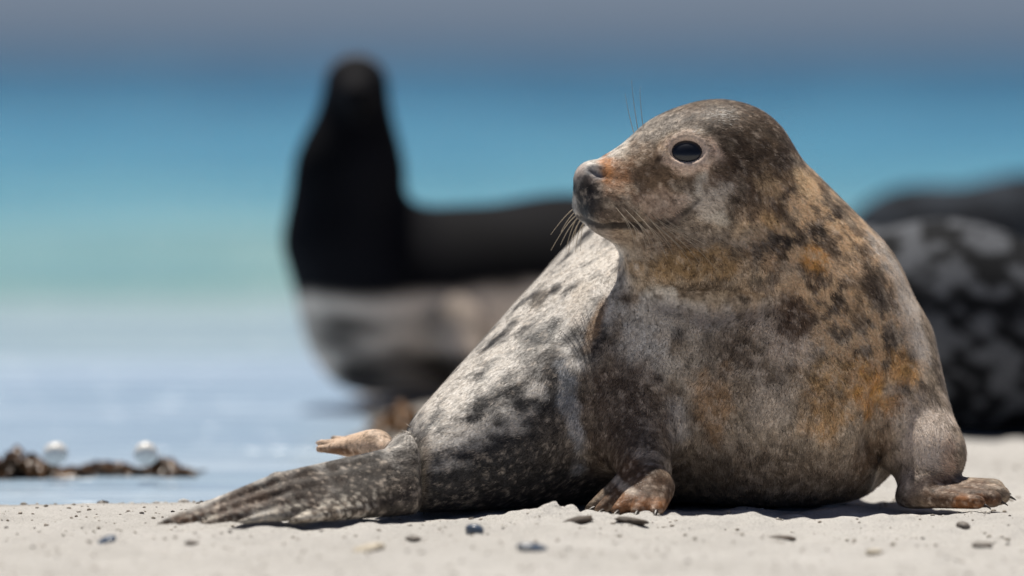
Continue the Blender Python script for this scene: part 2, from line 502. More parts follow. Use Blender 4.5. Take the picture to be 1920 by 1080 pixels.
# hind flippers
HF = [((768, 862), (520, 902), (285, 990), -0.12, -0.26, -0.40, 30, 15, 7),
      ((765, 886), (535, 922), (310, 990), -0.145, -0.275, -0.395, 30, 15, 7),
      ((762, 908), (550, 941), (370, 986), -0.165, -0.285, -0.38, 30, 15, 8),
      ((760, 926), (575, 957), (450, 982), -0.18, -0.29, -0.36, 30, 16, 9),
      ((760, 942), (620, 966), (545, 980), -0.18, -0.28, -0.335, 30, 18, 10)]
for (a, m_, b, ya, ym, yb, r1, r2, r3) in HF:
    f.cone(P(*a, ya), P(*m_, ym), px(r1), px(r2), k=0.010)
    f.cone(P(*m_, ym), P(*b, yb), px(r2), px(r3), k=0.006)
for w0, w1 in zip(HF[:-1], HF[1:]):                            # webs between the toes
    mid = [(np.array(u_) + np.array(v_)) / 2 for u_, v_ in zip(w0[:3], w1[:3])]
    yy = [(u_ + v_) / 2 + 0.006 for u_, v_ in zip(w0[3:6], w1[3:6])]
    tip_ = mid[1] + (mid[2] - mid[1]) * 0.8
    f.cone(P(*mid[1], yy[1]), P(*tip_, yy[1] + (yy[2] - yy[1]) * 0.8), px(12), px(7), k=0.004)
f.ell(P(788, 890, -0.12), (px(4), 0.08, px(98)), R=rotm(6, 'Y') @ rotm(20, 'Z'), k=0.022, sub=True)   # fold above the ankles
f.cone(P(810, 858, -0.05), P(700, 838, 0.08), px(26), px(14), k=0.02)
for (a, yy, r2) in (((598, 842), 0.12, 9), ((600, 831), 0.16, 10), ((626, 822), 0.20, 9)):
    f.cone(P(705, 838, 0.08), P(*a, yy), px(15), px(r2 - 3), k=0.028)
# mouth, nostril, eye socket
mouth = [(1085, 410), (1110, 421), (1150, 425), (1200, 425), (1250, 415), (1285, 396), (1308, 374)]
mp = [f.hit(*q) for q in mouth]
MW = [6, 6.5, 6, 5.5, 5, 4, 3]                                # half width of the lip line, thinning to the corner
for i_, (q0, q1) in enumerate(zip(mp[:-1], mp[1:])):
    f.cone(q0 + [0, -0.001, 0], q1 + [0, -0.001, 0], px(MW[i_]), px(MW[i_ + 1]), k=0.006, sub=True)
eye_c = f.hit(1288, 283)
eye_n = f.grad(eye_c[None])[0]
ex = np.cross([0, 0, 1], eye_n); ex /= np.linalg.norm(ex)
ez = np.cross(eye_n, ex)
ER = np.stack([ex, ez, eye_n], 1)
f.ell(eye_c - eye_n * 0.004, (px(48), px(39), 0.010), R=ER, k=0.014)
f.ell(eye_c + eye_n * 0.006, (px(34), px(25), 0.014), R=ER, k=0.004, sub=True)
# the other eye, mirrored through the head's middle plane
head_mid = P(1262, 325, 0.083); fwd = np.array([-math.cos(math.radians(HY)), -math.sin(math.radians(HY)), 0]); lat = np.array([-fwd[1], fwd[0], 0])
def mirror(p): return p - 2 * ((p - head_mid) @ lat) * lat
def mirror_v(v): return v - 2 * (v @ lat) * lat
eye2_c = mirror(eye_c); eye2_n = mirror_v(eye_n)
E2R = np.stack([mirror_v(ex), mirror_v(ez), eye2_n], 1)
f.ell(eye2_c - eye2_n * 0.004, (px(48), px(39), 0.010), R=E2R, k=0.014)
f.ell(eye2_c + eye2_n * 0.006, (px(34), px(25), 0.014), R=E2R, k=0.004, sub=True)
nos = f.hit(1117, 322)
f.ell(nos, (px(20), 0.010, px(9)), R=rotm(30, 'Y'), k=0.006, sub=True)
f.floor(0.0005, k=0.02)
V, F = mesh_sdf(f, (-0.56, -0.50, -0.02), (0.72, 0.70, 0.58), 0.0042)

# coat colours: (photo spot, radii, turn, colour, strength, raggedness)
def paint(V, base, blobs, sdf, seed=0):
    col = base.copy()
    wob = fbm(V, 55, 3, seed + 5)
    for (bx_, by, rx, ry, rot, c, st, rag) in blobs:
        h = sdf.hit(bx_, by)
        q = (V - h)
        ca, sa = math.cos(math.radians(rot)), math.sin(math.radians(rot))
        u = (q[:, 0] * ca - q[:, 2] * sa) / px(rx); v = (q[:, 0] * sa + q[:, 2] * ca) / px(ry); y = q[:, 1] / px(max(rx, ry) * 1.3)
        d = np.sqrt(u * u + v * v + y * y)
        wgt = st * sstep(1.35, 0.55, d + rag * wob)
        col = col * (1 - wgt[:, None]) + np.array(c) * wgt[:, None]
    return col
DK, CH, BR, TAN, ORG, PALE, GREY, BLUE = (0.035, 0.028, 0.024), (0.055, 0.05, 0.048), (0.13, 0.085, 0.055), (0.50, 0.34, 0.19), (0.42, 0.20, 0.06), (0.56, 0.50, 0.43), (0.34, 0.31, 0.28), (0.27, 0.28, 0.30)
n1 = fbm(V, 14, 4, 11); n2 = fbm(V, 45, 3, 12); n3 = fbm(V * np.array([1, 1, 0.6]), 120, 2, 13)
mixv = np.clip(0.42 + 0.18 * n1 + 0.20 * n2 + 0.25 * n3, 0, 1)[:, None]
base = np.array((0.085, 0.065, 0.05)) * (1 - mixv) + np.array((0.38, 0.315, 0.245)) * mixv
# hind body: pale on the back, charcoal flank with its shade painted in, streaked along the lie of the coat
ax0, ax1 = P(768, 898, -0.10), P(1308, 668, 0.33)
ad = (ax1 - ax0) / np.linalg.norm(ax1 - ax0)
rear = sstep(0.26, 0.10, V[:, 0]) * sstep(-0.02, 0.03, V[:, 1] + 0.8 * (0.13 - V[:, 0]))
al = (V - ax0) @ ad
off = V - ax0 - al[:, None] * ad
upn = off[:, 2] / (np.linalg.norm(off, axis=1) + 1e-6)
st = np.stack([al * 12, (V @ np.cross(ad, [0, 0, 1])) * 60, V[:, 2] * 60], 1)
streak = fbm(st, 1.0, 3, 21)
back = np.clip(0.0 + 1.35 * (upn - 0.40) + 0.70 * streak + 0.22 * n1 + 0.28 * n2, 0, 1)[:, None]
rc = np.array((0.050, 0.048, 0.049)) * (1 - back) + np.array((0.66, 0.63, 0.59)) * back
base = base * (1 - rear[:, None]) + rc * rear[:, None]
blobs = [
    # head
    (1370, 230, 150, 60, 10, (0.095, 0.068, 0.050), 0.85, 0.6), (1440, 300, 90, 90, 0, (0.09, 0.062, 0.043), 0.8, 0.6), (1230, 240, 55, 30, -35, (0.26, 0.24, 0.22), 0.6, 0.5),
    (1230, 320, 70, 60, 0, (0.15, 0.098, 0.062), 0.8, 0.5), (1420, 380, 70, 40, 0, BR, 0.6, 0.5), (1330, 330, 70, 26, 10, (0.14, 0.095, 0.065), 0.8, 0.4),
    (1294, 287, 48, 36, 0, (0.95, 0.76, 0.64), 0.9, 0.25), (1246, 284, 16, 9, 45, (0.5, 0.4, 0.31), 0.9, 0.2), (1335, 372, 50, 38, 0, (0.56, 0.50, 0.43), 0.75, 0.7), (1350, 410, 22, 12, 0, (0.5, 0.46, 0.40), 0.7, 0.6), (1310, 345, 12, 24, 20, (0.45, 0.42, 0.37), 0.6, 0.6), (1240, 385, 50, 30, 0, (0.38, 0.29, 0.23), 0.7, 0.4),
    (1150, 330, 40, 46, 0, (0.25, 0.125, 0.065), 0.7, 0.4), (1132, 300, 22, 9, -20, (0.40, 0.17, 0.06), 0.8, 0.8), (1138, 338, 10, 22, 10, (0.34, 0.15, 0.055), 0.7, 0.8), (1086, 318, 14, 26, 20, (0.42, 0.36, 0.33), 0.9, 0.3), (1113, 326, 20, 10, 30, (0.17, 0.17, 0.18), 0.9, 0.2), (1104, 342, 7, 14, 10, (0.5, 0.42, 0.37), 0.8, 0.3),
    (1098, 374, 40, 46, 0, (0.03, 0.026, 0.026), 0.97, 0.25), (1165, 405, 50, 20, 0, (0.07, 0.05, 0.04), 0.7, 0.3), (1130, 435, 40, 14, 20, (0.24, 0.2, 0.17), 0.7, 0.3), (1230, 450, 90, 26, 10, (0.19, 0.14, 0.10), 0.6, 0.4),
    (1290, 500, 100, 36, -5, (0.24, 0.155, 0.075), 0.75, 0.5), (1280, 545, 130, 16, -8, (0.07, 0.05, 0.035), 0.7, 0.4), (1420, 540, 60, 20, -25, (0.07, 0.05, 0.038), 0.7, 0.4),  # throat, then shade painted into the fold under the jaw
    # neck and shoulder: tan and orange with dark blotches
    (1560, 480, 120, 130, 40, (0.20, 0.135, 0.085), 0.6, 0.6), (1510, 345, 16, 36, -25, (0.55, 0.42, 0.28), 0.95, 0.3), (1440, 350, 30, 18, 20, (0.42, 0.31, 0.2), 0.7, 0.5), (1450, 420, 24, 16, 20, TAN, 0.8, 0.4), (1400, 440, 30, 18, 10, (0.40, 0.31, 0.22), 0.7, 0.4),
    (1480, 450, 34, 16, 0, DK, 0.9, 0.4), (1535, 440, 18, 24, 20, DK, 0.85, 0.4), (1565, 400, 36, 14, -45, DK, 0.8, 0.4), (1600, 440, 22, 12, 45, BR, 0.8, 0.4), (1525, 480, 34, 24, 20, (0.60, 0.33, 0.12), 0.9, 0.4), (1590, 500, 36, 26, 0, (0.58, 0.44, 0.31), 0.9, 0.4),
    (1480, 510, 26, 18, 0, (0.55, 0.44, 0.33), 0.8, 0.4), (1440, 500, 22, 16, 0, BR, 0.8, 0.4), (1610, 580, 34, 40, 0, (0.55, 0.40, 0.26), 0.8, 0.4), (1560, 570, 30, 18, 0, DK, 0.7, 0.5), (1640, 540, 20, 34, -20, DK, 0.65, 0.5), (1530, 530, 20, 16, 0, BR, 0.8, 0.5),
    (1485, 592, 40, 38, 0, (0.075, 0.05, 0.035), 0.95, 0.25), (1660, 480, 20, 60, -30, (0.40, 0.37, 0.34), 0.8, 0.4), (1710, 600, 22, 90, -12, (0.50, 0.46, 0.42), 0.85, 0.3), (1650, 640, 26, 26, 0, DK, 0.7, 0.5),
    # chest
    (1218, 630, 55, 95, 10, (0.48, 0.46, 0.43), 0.8, 0.6), (1290, 605, 80, 34, 0, (0.46, 0.42, 0.37), 0.7, 0.6), (1300, 690, 60, 60, 0, (0.36, 0.32, 0.27), 0.6, 0.6), (1275, 625, 20, 20, 0, CH, 0.7, 0.4), (1390, 660, 70, 40, 20, (0.10, 0.075, 0.055), 0.65, 0.6), (1480, 660, 50, 20, 0, (0.45, 0.39, 0.33), 0.7, 0.5), (1430, 600, 30, 30, 0, (0.36, 0.30, 0.25), 0.6, 0.4),
    (1335, 750, 36, 70, 0, (0.30, 0.18, 0.09), 0.55, 0.7), (1630, 730, 60, 50, 20, (0.52, 0.29, 0.10), 0.85, 0.5), (1690, 690, 36, 30, 0, (0.50, 0.30, 0.13), 0.8, 0.5), (1560, 700, 40, 40, 0, (0.42, 0.29, 0.16), 0.7, 0.5), (1550, 780, 40, 60, 0, (0.36, 0.22, 0.10), 0.6, 0.5),
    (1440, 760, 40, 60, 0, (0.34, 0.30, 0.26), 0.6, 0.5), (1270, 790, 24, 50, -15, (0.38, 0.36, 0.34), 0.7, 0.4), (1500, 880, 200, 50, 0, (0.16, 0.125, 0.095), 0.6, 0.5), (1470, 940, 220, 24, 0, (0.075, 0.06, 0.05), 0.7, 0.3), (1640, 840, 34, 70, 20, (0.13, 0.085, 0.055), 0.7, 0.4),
    # far foreflipper
    (1740, 810, 60, 70, 0, (0.50, 0.44, 0.39), 0.9, 0.35), (1780, 860, 16, 50, 0, (0.36, 0.27, 0.21), 0.6, 0.4), (1715, 905, 40, 26, 0, (0.30, 0.26, 0.23), 0.8, 0.4), (1800, 930, 100, 50, 0, (0.085, 0.05, 0.032), 0.92, 0.25), (1820, 945, 45, 16, 0, (0.19, 0.085, 0.038), 0.8, 0.5), (1878, 945, 16, 14, 0, (0.26, 0.2, 0.15), 0.8, 0.3),
    # near foreflipper with painted rim light, and shade painted into the pit behind it
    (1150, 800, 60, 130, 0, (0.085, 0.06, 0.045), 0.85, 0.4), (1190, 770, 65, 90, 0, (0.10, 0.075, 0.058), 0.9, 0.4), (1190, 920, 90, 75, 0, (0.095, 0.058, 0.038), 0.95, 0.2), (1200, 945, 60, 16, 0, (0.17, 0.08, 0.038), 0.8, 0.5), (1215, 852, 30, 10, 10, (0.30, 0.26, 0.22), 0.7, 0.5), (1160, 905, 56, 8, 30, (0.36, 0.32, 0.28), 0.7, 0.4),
    # hind body details
    (1040, 690, 16, 50, 8, CH, 0.8, 0.4), (1075, 790, 16, 110, -10, (0.34, 0.36, 0.39), 0.5, 0.6), (1090, 560, 20, 60, 15, (0.62, 0.57, 0.51), 0.7, 0.4), (1120, 600, 12, 50, 20, (0.30, 0.21, 0.14), 0.8, 0.3), (1010, 560, 14, 26, 20, (0.10, 0.085, 0.07), 0.8, 0.4),  # dark shadow patch and bluish sheen along the fold are painted in
    (800, 880, 10, 70, 4, (0.42, 0.37, 0.32), 0.75, 0.4), (770, 890, 30, 85, 0, (0.05, 0.042, 0.038), 0.85, 0.2), (680, 900, 90, 55, -5, (0.075, 0.06, 0.05), 0.9, 0.3), (560, 920, 90, 40, -18, (0.08, 0.055, 0.042), 0.9, 0.3), (430, 955, 90, 28, -24, (0.13, 0.08, 0.055), 0.85, 0.4), (320, 990, 50, 16, -25, (0.24, 0.155, 0.11), 0.85, 0.3),  # ankle fold gets a painted light rim and crease shade, then the flipper
    (645, 828, 110, 45, 0, (0.56, 0.43, 0.33), 0.97, 0.1), (640, 848, 60, 8, 0, (0.16, 0.08, 0.04), 0.9, 0.3),
]
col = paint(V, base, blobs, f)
# ragged flecks over neck and shoulder, finer ones on the chest
def zone(bx_, by, rx, ry):
    h = f.hit(bx_, by); d = (V - h) / np.array([px(rx), px(max(rx, ry)), px(ry)])
    return np.exp(-(d ** 2).sum(1))
zn = np.clip(zone(1540, 470, 120, 160) + zone(1620, 640, 90, 120), 0, 1)
s1 = fbm(V + 0.02 * np.stack([n2, n1, n2], 1), 52, 3, 131); s2 = fbm(V, 95, 2, 133)
pale = (zn * sstep(-0.05, 0.22, s1))[:, None] * 0.85; dark = (zn * sstep(-0.05, -0.35, s1 + 0.4 * s2))[:, None] * 0.55
col = col * (1 - pale) + np.array((0.64, 0.47, 0.31)) * pale
col = col * (1 - dark) + np.array((0.06, 0.042, 0.030)) * dark
col = paint(V, col, [(1490, 640, 60, 26, 0, (0.46, 0.39, 0.33), 0.6, 0.6), (1440, 590, 26, 40, 0, (0.42, 0.36, 0.30), 0.6, 0.6), (1487, 594, 42, 40, 0, (0.085, 0.055, 0.038), 0.95, 0.35)], f, 3)
zc = np.clip(zone(1440, 760, 300, 200), 0, 1) * sstep(0.08, 0.5, s2)
col = col * (1 - 0.5 * zc[:, None]) + np.array((0.42, 0.36, 0.30)) * 0.5 * zc[:, None]
# sand caked on the lower half of the hind flipper
fl = sstep(-0.15, -0.19, V[:, 0]) * sstep(0.055, 0.012, V[:, 2] - 0.10 * np.clip(V[:, 0] + 0.30, -1, 0.12)) * (V[:, 1] < 0)
grain = sstep(0.25, 0.5, vnoise(V, 150, 61) + 0.6 * vnoise(V, 330, 62) + 0.9 * (fl - 0.60))
sandy = (fl * grain)[:, None]
col = col * (1 - sandy) + np.array((0.52, 0.48, 0.42)) * sandy
lum = col.mean(1)[:, None]
col *= (np.maximum(lum, 0.01) / 0.15) ** 0.20
def flecks(p, c):
    """salt and pepper of the coat, about 5 mm across"""
    a_ = vnoise(p, 215, 71) + 0.55 * vnoise(p, 330, 73)
    lt = (sstep(0.30, 0.75, a_) * 0.85)[:, None]; dk = (sstep(-0.25, -0.75, a_) * 0.72)[:, None]
    c = c * (1 - dk) + c * np.array((0.26, 0.24, 0.22)) * dk
    c = c * (1 - lt) + (c * 0.9 + np.array((0.30, 0.255, 0.21))) * lt
    return c * np.clip(1 + 0.25 * vnoise(p, 80, 72), 0.3, 2)[:, None]
plain = col.copy()
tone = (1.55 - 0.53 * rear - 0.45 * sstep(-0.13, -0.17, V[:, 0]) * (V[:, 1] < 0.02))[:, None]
tone *= (1 - 0.42 * np.clip(zone(1350, 265, 210, 110), 0, 1))[:, None]
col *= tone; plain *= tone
def keep_hue(c, top):
    return np.maximum(c * np.minimum(1, top / np.maximum(c.max(1), 1e-6))[:, None], 0.010)
grey = col.mean(1)[:, None]
plain = np.maximum(grey + (plain - grey) * 1.15, 0.008)
col = flecks(V, plain)
for i_, (q0, q1) in enumerate(zip(mp[:-1], mp[1:])):
    t_ = np.clip(((V - q0) @ (q1 - q0)) / ((q1 - q0) @ (q1 - q0)), 0, 1)[:, None]
    wl = (0.9 if i_ < 3 else 0.62) * sstep(px(MW[i_] * 2.1), px(MW[i_] * 1.1), np.linalg.norm(V - q0 - (q1 - q0) * t_, axis=1))[:, None]
    col = col * (1 - wl) + np.array((0.022, 0.017, 0.016)) * wl
col = keep_hue(col, 0.72)

seal = empty('young_seal', (0.25, 0.1, 0))
tag(seal, 'young brown and grey speckled seal propped on its foreflippers, head turned left', 'seal')
org = np.array(seal.location)
m_body = tinted('seal_skin', rough=0.6, spec=0.25, speckle=300, amt=0.25)
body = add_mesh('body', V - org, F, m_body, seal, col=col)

# fur: short stiff hairs lying towards the tail
rng = np.random.default_rng(4)
A, B, C_, D_ = V[F[:, 0]], V[F[:, 1]], V[F[:, 2]], V[F[:, 3]]
fn = np.cross(C_ - A, D_ - B); area = np.linalg.norm(fn, axis=1) / 2
cen = (A + B + C_ + D_) / 4
keep = np.ones(len(F))
for c_, R_ in ((eye_c, ER), (eye2_c, E2R)):
    q = (cen - c_) @ R_
    keep[(q[:, 0] / px(40)) ** 2 + (q[:, 1] / px(30)) ** 2 + (q[:, 2] / 0.03) ** 2 < 1] = 0
keep[np.linalg.norm(cen - P(1098, 330, 0.0), axis=1) < px(24)] = 0
keep[cen[:, 2] < 0.004] = 0
for i_, (q0, q1) in enumerate(zip(mp[:-1], mp[1:])):
    t_ = np.clip(((cen - q0) @ (q1 - q0)) / ((q1 - q0) @ (q1 - q0)), 0, 1)[:, None]
    keep[np.linalg.norm(cen - q0 - (q1 - q0) * t_, axis=1) < px(MW[i_] * 1.6)] = 0
keep[np.linalg.norm(cen - nos, axis=1) < px(16)] = 0
flow = [((1080, 360), -0.02, (1, 0.3, 0.1)), ((1180, 300), 0.0, (1, 0.3, 0.5)), ((1180, 420), 0.0, (1, 0.2, -0.4)), ((1300, 220), 0.05, (1, 0.3, 0.2)), ((1300, 380), 0.0, (1, 0.1, -0.5)), ((1420, 240), 0.05, (1, 0.2, -0.5)),
        ((1420, 420), 0.0, (0.6, 0, -1)), ((1560, 400), 0.1, (0.8, 0.3, -1)), ((1300, 560), 0.0, (-0.1, 0, -1)), ((1600, 560), 0.05, (0.35, 0.2, -1)), ((1450, 700), -0.03, (0.0, 0, -1)), ((1250, 750), -0.02, (-0.15, 0, -1)), ((1650, 750), 0.0, (0.2, 0, -1)),
        ((1450, 900), 0.0, (0, 0.3, -1)), ((1742, 800), 0.05, (0.1, 0, -1)), ((1800, 930), 0.0, (1, -0.1, -0.1)), ((1190, 800), 0.0, (-0.1, -0.2, -1)), ((1180, 920), -0.05, (-0.8, -0.5, -0.6)),
        ((1100, 500), 0.2, (-0.75, -0.45, -0.65)), ((1000, 650), 0.05, (-0.75, -0.5, -0.5)), ((900, 750), -0.03, (-0.8, -0.5, -0.45)), ((820, 880), -0.1, (-0.9, -0.4, -0.2)), ((700, 900), -0.2, (-1, -0.4, -0.2)), ((450, 950), -0.3, (-1, -0.5, -0.35)), ((650, 830), 0.12, (-1, 0.5, 0)),
        ((1400, 600), 0.6, (-0.8, 0, -0.5)), ((1200, 650), 0.5, (-0.8, -0.4, -0.3))]
FP = np.array([P(*q, yy) for q, yy, d in flow]); FD = np.array([np.array(d) / np.linalg.norm(d) for q, yy, d in flow])
NH = 430000
prob = area * keep; prob /= prob.sum()
fi = rng.choice(len(F), NH, p=prob)
u, v = rng.random((NH, 1)), rng.random((NH, 1))
hp = (A[fi] * (1 - u) + B[fi] * u) * (1 - v) + (D_[fi] * (1 - u) + C_[fi] * u) * v
hn = fn[fi] / (np.linalg.norm(fn[fi], axis=1)[:, None] + 1e-12)
hd = np.zeros((NH, 3))
for s in range(0, NH, 50000):
    w_ = 1 / (((hp[s:s + 50000, None] - FP[None]) ** 2).sum(2) + 1e-4) ** 2.5
    hd[s:s + 50000] = (w_[:, :, None] * FD[None]).sum(1) / w_.sum(1)[:, None]
cl = fbm(hp, 40, 2, 91)[:, None] * 0.35
hd += rng.normal(0, 0.22, (NH, 3)) + np.cross(hn, hd) * cl
hd -= (hd * hn).sum(1)[:, None] * hn
hd /= np.linalg.norm(hd, axis=1)[:, None] + 1e-9
side = np.cross(hn, hd)
ln = rng.uniform(0.0055, 0.0105, (NH, 1))
face_d = np.linalg.norm(hp - P(1180, 360, 0.0), axis=1)[:, None]
ln[(hp[:, 0] < -0.16) | ((hp[:, 2] < 0.075) & (hp[:, 1] < -0.05) & (hp[:, 0] > 0.08)) | ((hp[:, 2] < 0.05) & (hp[:, 0] > 0.52))] *= 0.45
ln *= np.clip(0.5 + face_d / 0.22 * 0.5, 0.5, 1.0)
lift = np.clip(rng.normal(0.10, 0.05, (NH, 1)), 0.02, 0.3)
wd = rng.uniform(0.00035, 0.00075, (NH, 1))
b0 = hp - hn * 0.0006
tip = hp + hd * ln * np.sqrt(1 - lift ** 2) + hn * ln * lift
HV = np.stack([b0 - side * wd, b0 + side * wd, tip], 1).reshape(-1, 3)
hc = flecks(hp, (plain[F[fi, 0]] + plain[F[fi, 2]]) / 2)
hc = hc * np.exp(rng.normal(0, 0.42, (NH, 1)))
hc = keep_hue(hc, 0.75)
pale_tip = rng.random((NH, 1)) < 0.12
hc = np.where(pale_tip, keep_hue(hc * 1.5 + 0.04, 0.75), hc)
m_fur = tinted('seal_fur', rough=0.40, spec=0.42, sheen=0.2, speckle=40, amt=0.08, transl=0.35, bmp=0)
fur = add_mesh('fur', HV - org, np.arange(NH * 3).reshape(-1, 3), m_fur, seal, smooth=False, col=np.repeat(hc, 3, 0))
fur['kind'] = 'stuff'

# eyes
m_eye, nt, b, N, L = nodes_of('wet_black_eye')
b.inputs['Base Color'].default_value = (0.006, 0.008, 0.014, 1)
b.inputs['Roughness'].default_value = 0.28
b.inputs['Coat Weight'].default_value = 0.25
fz = noise_node(N, L, 30, 2, N.new('ShaderNodeTexCoord').outputs['Object'])
L.new(ramp(N, L, fz, [(0.3, (0.004, 0.005, 0.009)), (0.7, (0.010, 0.013, 0.022))]), b.inputs['Base Color'])
for c_, n_, R_ in ((eye_c, eye_n, ER), (eye2_c, eye2_n, E2R)):
    ev, ef = ball(c_ - n_ * 0.0105 - org, (px(36), px(27), 0.0150), R_, 32, 20)
    tag(add_mesh('eye', ev, ef, m_eye, seal), 'glossy black eye')
# whiskers
m_whisk = simple('whisker_hair', (0.50, 0.42, 0.32), 0.4, 0.1, 200, bmp=0)
random.seed(7)
WH = []
for i in range(24):                                            # near cheek: rows that droop over the lip
    r_, c2 = i // 6, i % 6
    sx, sy = 1150 + c2 * 17 + r_ * 7, 384 + r_ * 9 + c2 * 3
    WH.append(((sx, sy), (sx + 26 + 6 * r_, sy + 26), (sx + 36 + 11 * c2 + random.uniform(-12, 12), sy + 70 + random.uniform(-22, 20)), -0.02, None))
for i in range(9):                                             # far cheek: seen beyond the chin
    sx, sy = 1086 + (i % 5) * 6, 384 + (i // 5) * 16 + (i % 5) * 3
    WH.append(((sx, sy), (sx - 22, sy + 12), (sx - 56 + (i % 5) * 10 + random.uniform(-6, 6), sy + 62 + random.uniform(-20, 28)), 0.03, 0.03))
for (a, m_, c2, dy, yy) in WH:
    h = f.hit(*a) if yy is None else P(*a, yy)
    y0 = h[1]
    pts = bez(h + [0, 0.004, 0], P(*m_, y0 + dy * 0.7), P(*c2, y0 + dy), 8)
    tv, tf = tube(pts - org, np.linspace(0.0004, 0.00015, 8) if yy is None else np.linspace(0.0008, 0.0003, 8), 5)
    add_mesh('whisker', tv, tf, m_whisk, seal)
for (a, c2) in (((1196, 234), (1184, 150)), ((1206, 230), (1200, 165)), ((1188, 240), (1172, 176))):
    h = P(*a, 0.06)
    tv, tf = tube(bez(h - [0, 0, 0.006], P((a[0] + c2[0]) / 2 - 3, (a[1] + c2[1]) / 2, 0.07), P(*c2, 0.075), 7) - org, np.linspace(0.00055, 0.00018, 7), 5)
    tag(add_mesh('brow_whisker', tv, tf, m_whisk, seal))
# claws
m_claw = simple('claw_horn', (0.05, 0.04, 0.035), 0.35, 0.2, 100, bmp=0)
for (a, c2, ya, yb) in [((1114, 953), (1094, 966), -0.105, -0.115), ((1131, 958), (1113, 970), -0.135, -0.15), ((1159, 960), (1146, 973), -0.16, -0.175), ((1195, 961), (1187, 975), -0.175, -0.19), ((1230, 960), (1226, 976), -0.175, -0.19),
                        ((1874, 921), (1896, 927), 0.045, 0.05), ((1884, 930), (1905, 938), 0.015, 0.015), ((1870, 940), (1890, 948), -0.02, -0.025), ((1840, 946), (1858, 955), -0.05, -0.06)]:
    tv, tf = tube(bez(P(*a, ya), (P(*a, ya) + P(*c2, yb)) / 2 + [0, 0, 0.003], P(*c2, yb), 6) - org, np.linspace(0.0035, 0.0007, 6), 6)
    add_mesh('claw', tv, tf, m_claw, seal)

# ------------------------------------------------------------------ the seals behind
def far_seal(name, label, sdf, lo, hi, colour, root, mat, eyes=()):
    sdf.floor(0.0005, 0.03)
    V, F = mesh_sdf(sdf, lo, hi, 0.009)
    e = empty(name, root)
    tag(e, label, 'seal')
    o = np.array(root)
    add_mesh('body', V - o, F, mat, e, col=np.clip(colour(V), 0.003, 0.8))
    for (c_, r) in eyes:
        ev, ef = ball(np.array(c_) - o, (r, r * 0.8, r), None, 20, 12)
        add_mesh('eye', ev, ef, m_eye, e)
    return e
m_wetfur = tinted('damp_seal_fur', rough=0.8, spec=0.08, speckle=120, amt=0.25, bmp=0.2)
YB = 3.18
k1 = (CAM_D + YB) / CAM_D
def q(n): return n * S0 * k1
g = SDF()
g.cone(P(668, 164, YB), P(664, 245, YB + 0.01), q(61), q(64), k=0.04)
g.cone(P(664, 245, YB + 0.01), P(655, 325, YB + 0.02), q(64), q(93), k=0.04)
g.ell(P(668, 178, YB - 0.05), (q(34), 0.07, q(36)), k=0.03)
g.cone(P(655, 325, YB + 0.02), P(648, 450, YB + 0.03), q(92), q(106), k=0.05)
g.cone(P(648, 450, YB + 0.03), P(740, 590, YB + 0.08), q(100), q(155), k=0.06)
g.cone(P(750, 568, YB + 0.10), P(1060, 560, YB + 0.16), q(180), q(186), k=0.06)
g.cone(P(1060, 560, YB + 0.16), P(1420, 690, YB + 0.2), q(186), q(60), k=0.05)
g.cone(P(1420, 700, YB + 0.2), P(1560, 735, YB + 0.14), q(40), q(15), k=0.02)
g.cone(P(1420, 700, YB + 0.2), P(1570, 730, YB + 0.28), q(40), q(15), k=0.02)
g.cone(P(860, 620, YB - 0.05), P(900, 730, YB - 0.12), q(46), q(20), k=0.04)
def col_left(V):
    band = P(700, 552, YB)[2]
    top = sstep(-0.012, 0.012, V[:, 2] - band - 0.10 * np.clip(V[:, 0] + 0.10, 0, 1) + 0.010 * fbm(V, 8, 2, 3))
    stp = np.stack([V[:, 0] * 5, V[:, 1] * 5, V[:, 2] * 15], 1)
    m = np.clip(0.66 + 1.8 * fbm(stp, 1.0, 3, 4), 0, 1)[:, None]
    low = np.array((0.08, 0.068, 0.058)) * (1 - m) + np.array((0.74, 0.62, 0.52)) * m
    up = np.array((0.006, 0.006, 0.008)) * (1 + 0.5 * vnoise(V, 12, 6))[:, None]
    return low * (1 - top[:, None]) + up * top[:, None]
c0 = P(700, 745, YB)
far_seal('black_backed_seal', 'black backed seal with pale belly behind, neck raised upright, out of focus', g, (-0.62, YB - 0.35, -0.02), (0.95, YB + 0.55, 0.72), col_left, (c0[0], YB + 0.1, 0), m_wetfur,
         [(P(648, 160, YB - 0.045), 0.012), (P(690, 160, YB - 0.045), 0.012)])
def mottled(dark, lite, fr, seed, thr):
    def fn_(V):
        a_ = fbm(V * np.array([1, 1, 1.4]), fr, 3, seed)
        t = sstep(thr - 0.16, thr + 0.16, a_)[:, None]
        return np.array(dark) * (1 - t) + np.array(lite) * t
    return fn_
YR = 2.12
k1 = (CAM_D + YR) / CAM_D
g = SDF()
g.cone(P(1300, 740, YR - 0.02), P(1560, 630, YR), q(70), q(190), k=0.05)
g.cone(P(1560, 630, YR), P(1770, 625, YR), q(192), q(200), k=0.05)
g.cone(P(1770, 625, YR), P(2080, 650, YR), q(200), q(168), k=0.05)
g.cone(P(2080, 650, YR), P(2300, 690, YR - 0.05), q(150), q(105), k=0.06)
g.ell(P(2370, 690, YR - 0.07), (q(110), q(92), q(88)), k=0.05)
g.cone(P(2420, 700, YR - 0.09), P(2500, 715, YR - 0.11), q(62), q(40), k=0.04)
g.cone(P(2120, 740, YR - 0.12), P(2190, 805, YR - 0.26), q(48), q(18), k=0.03)
g.cone(P(1300, 750, YR), P(1190, 790, YR - 0.06), q(44), q(16), k=0.02)
g.cone(P(1300, 750, YR), P(1180, 785, YR + 0.10), q(44), q(16), k=0.02)
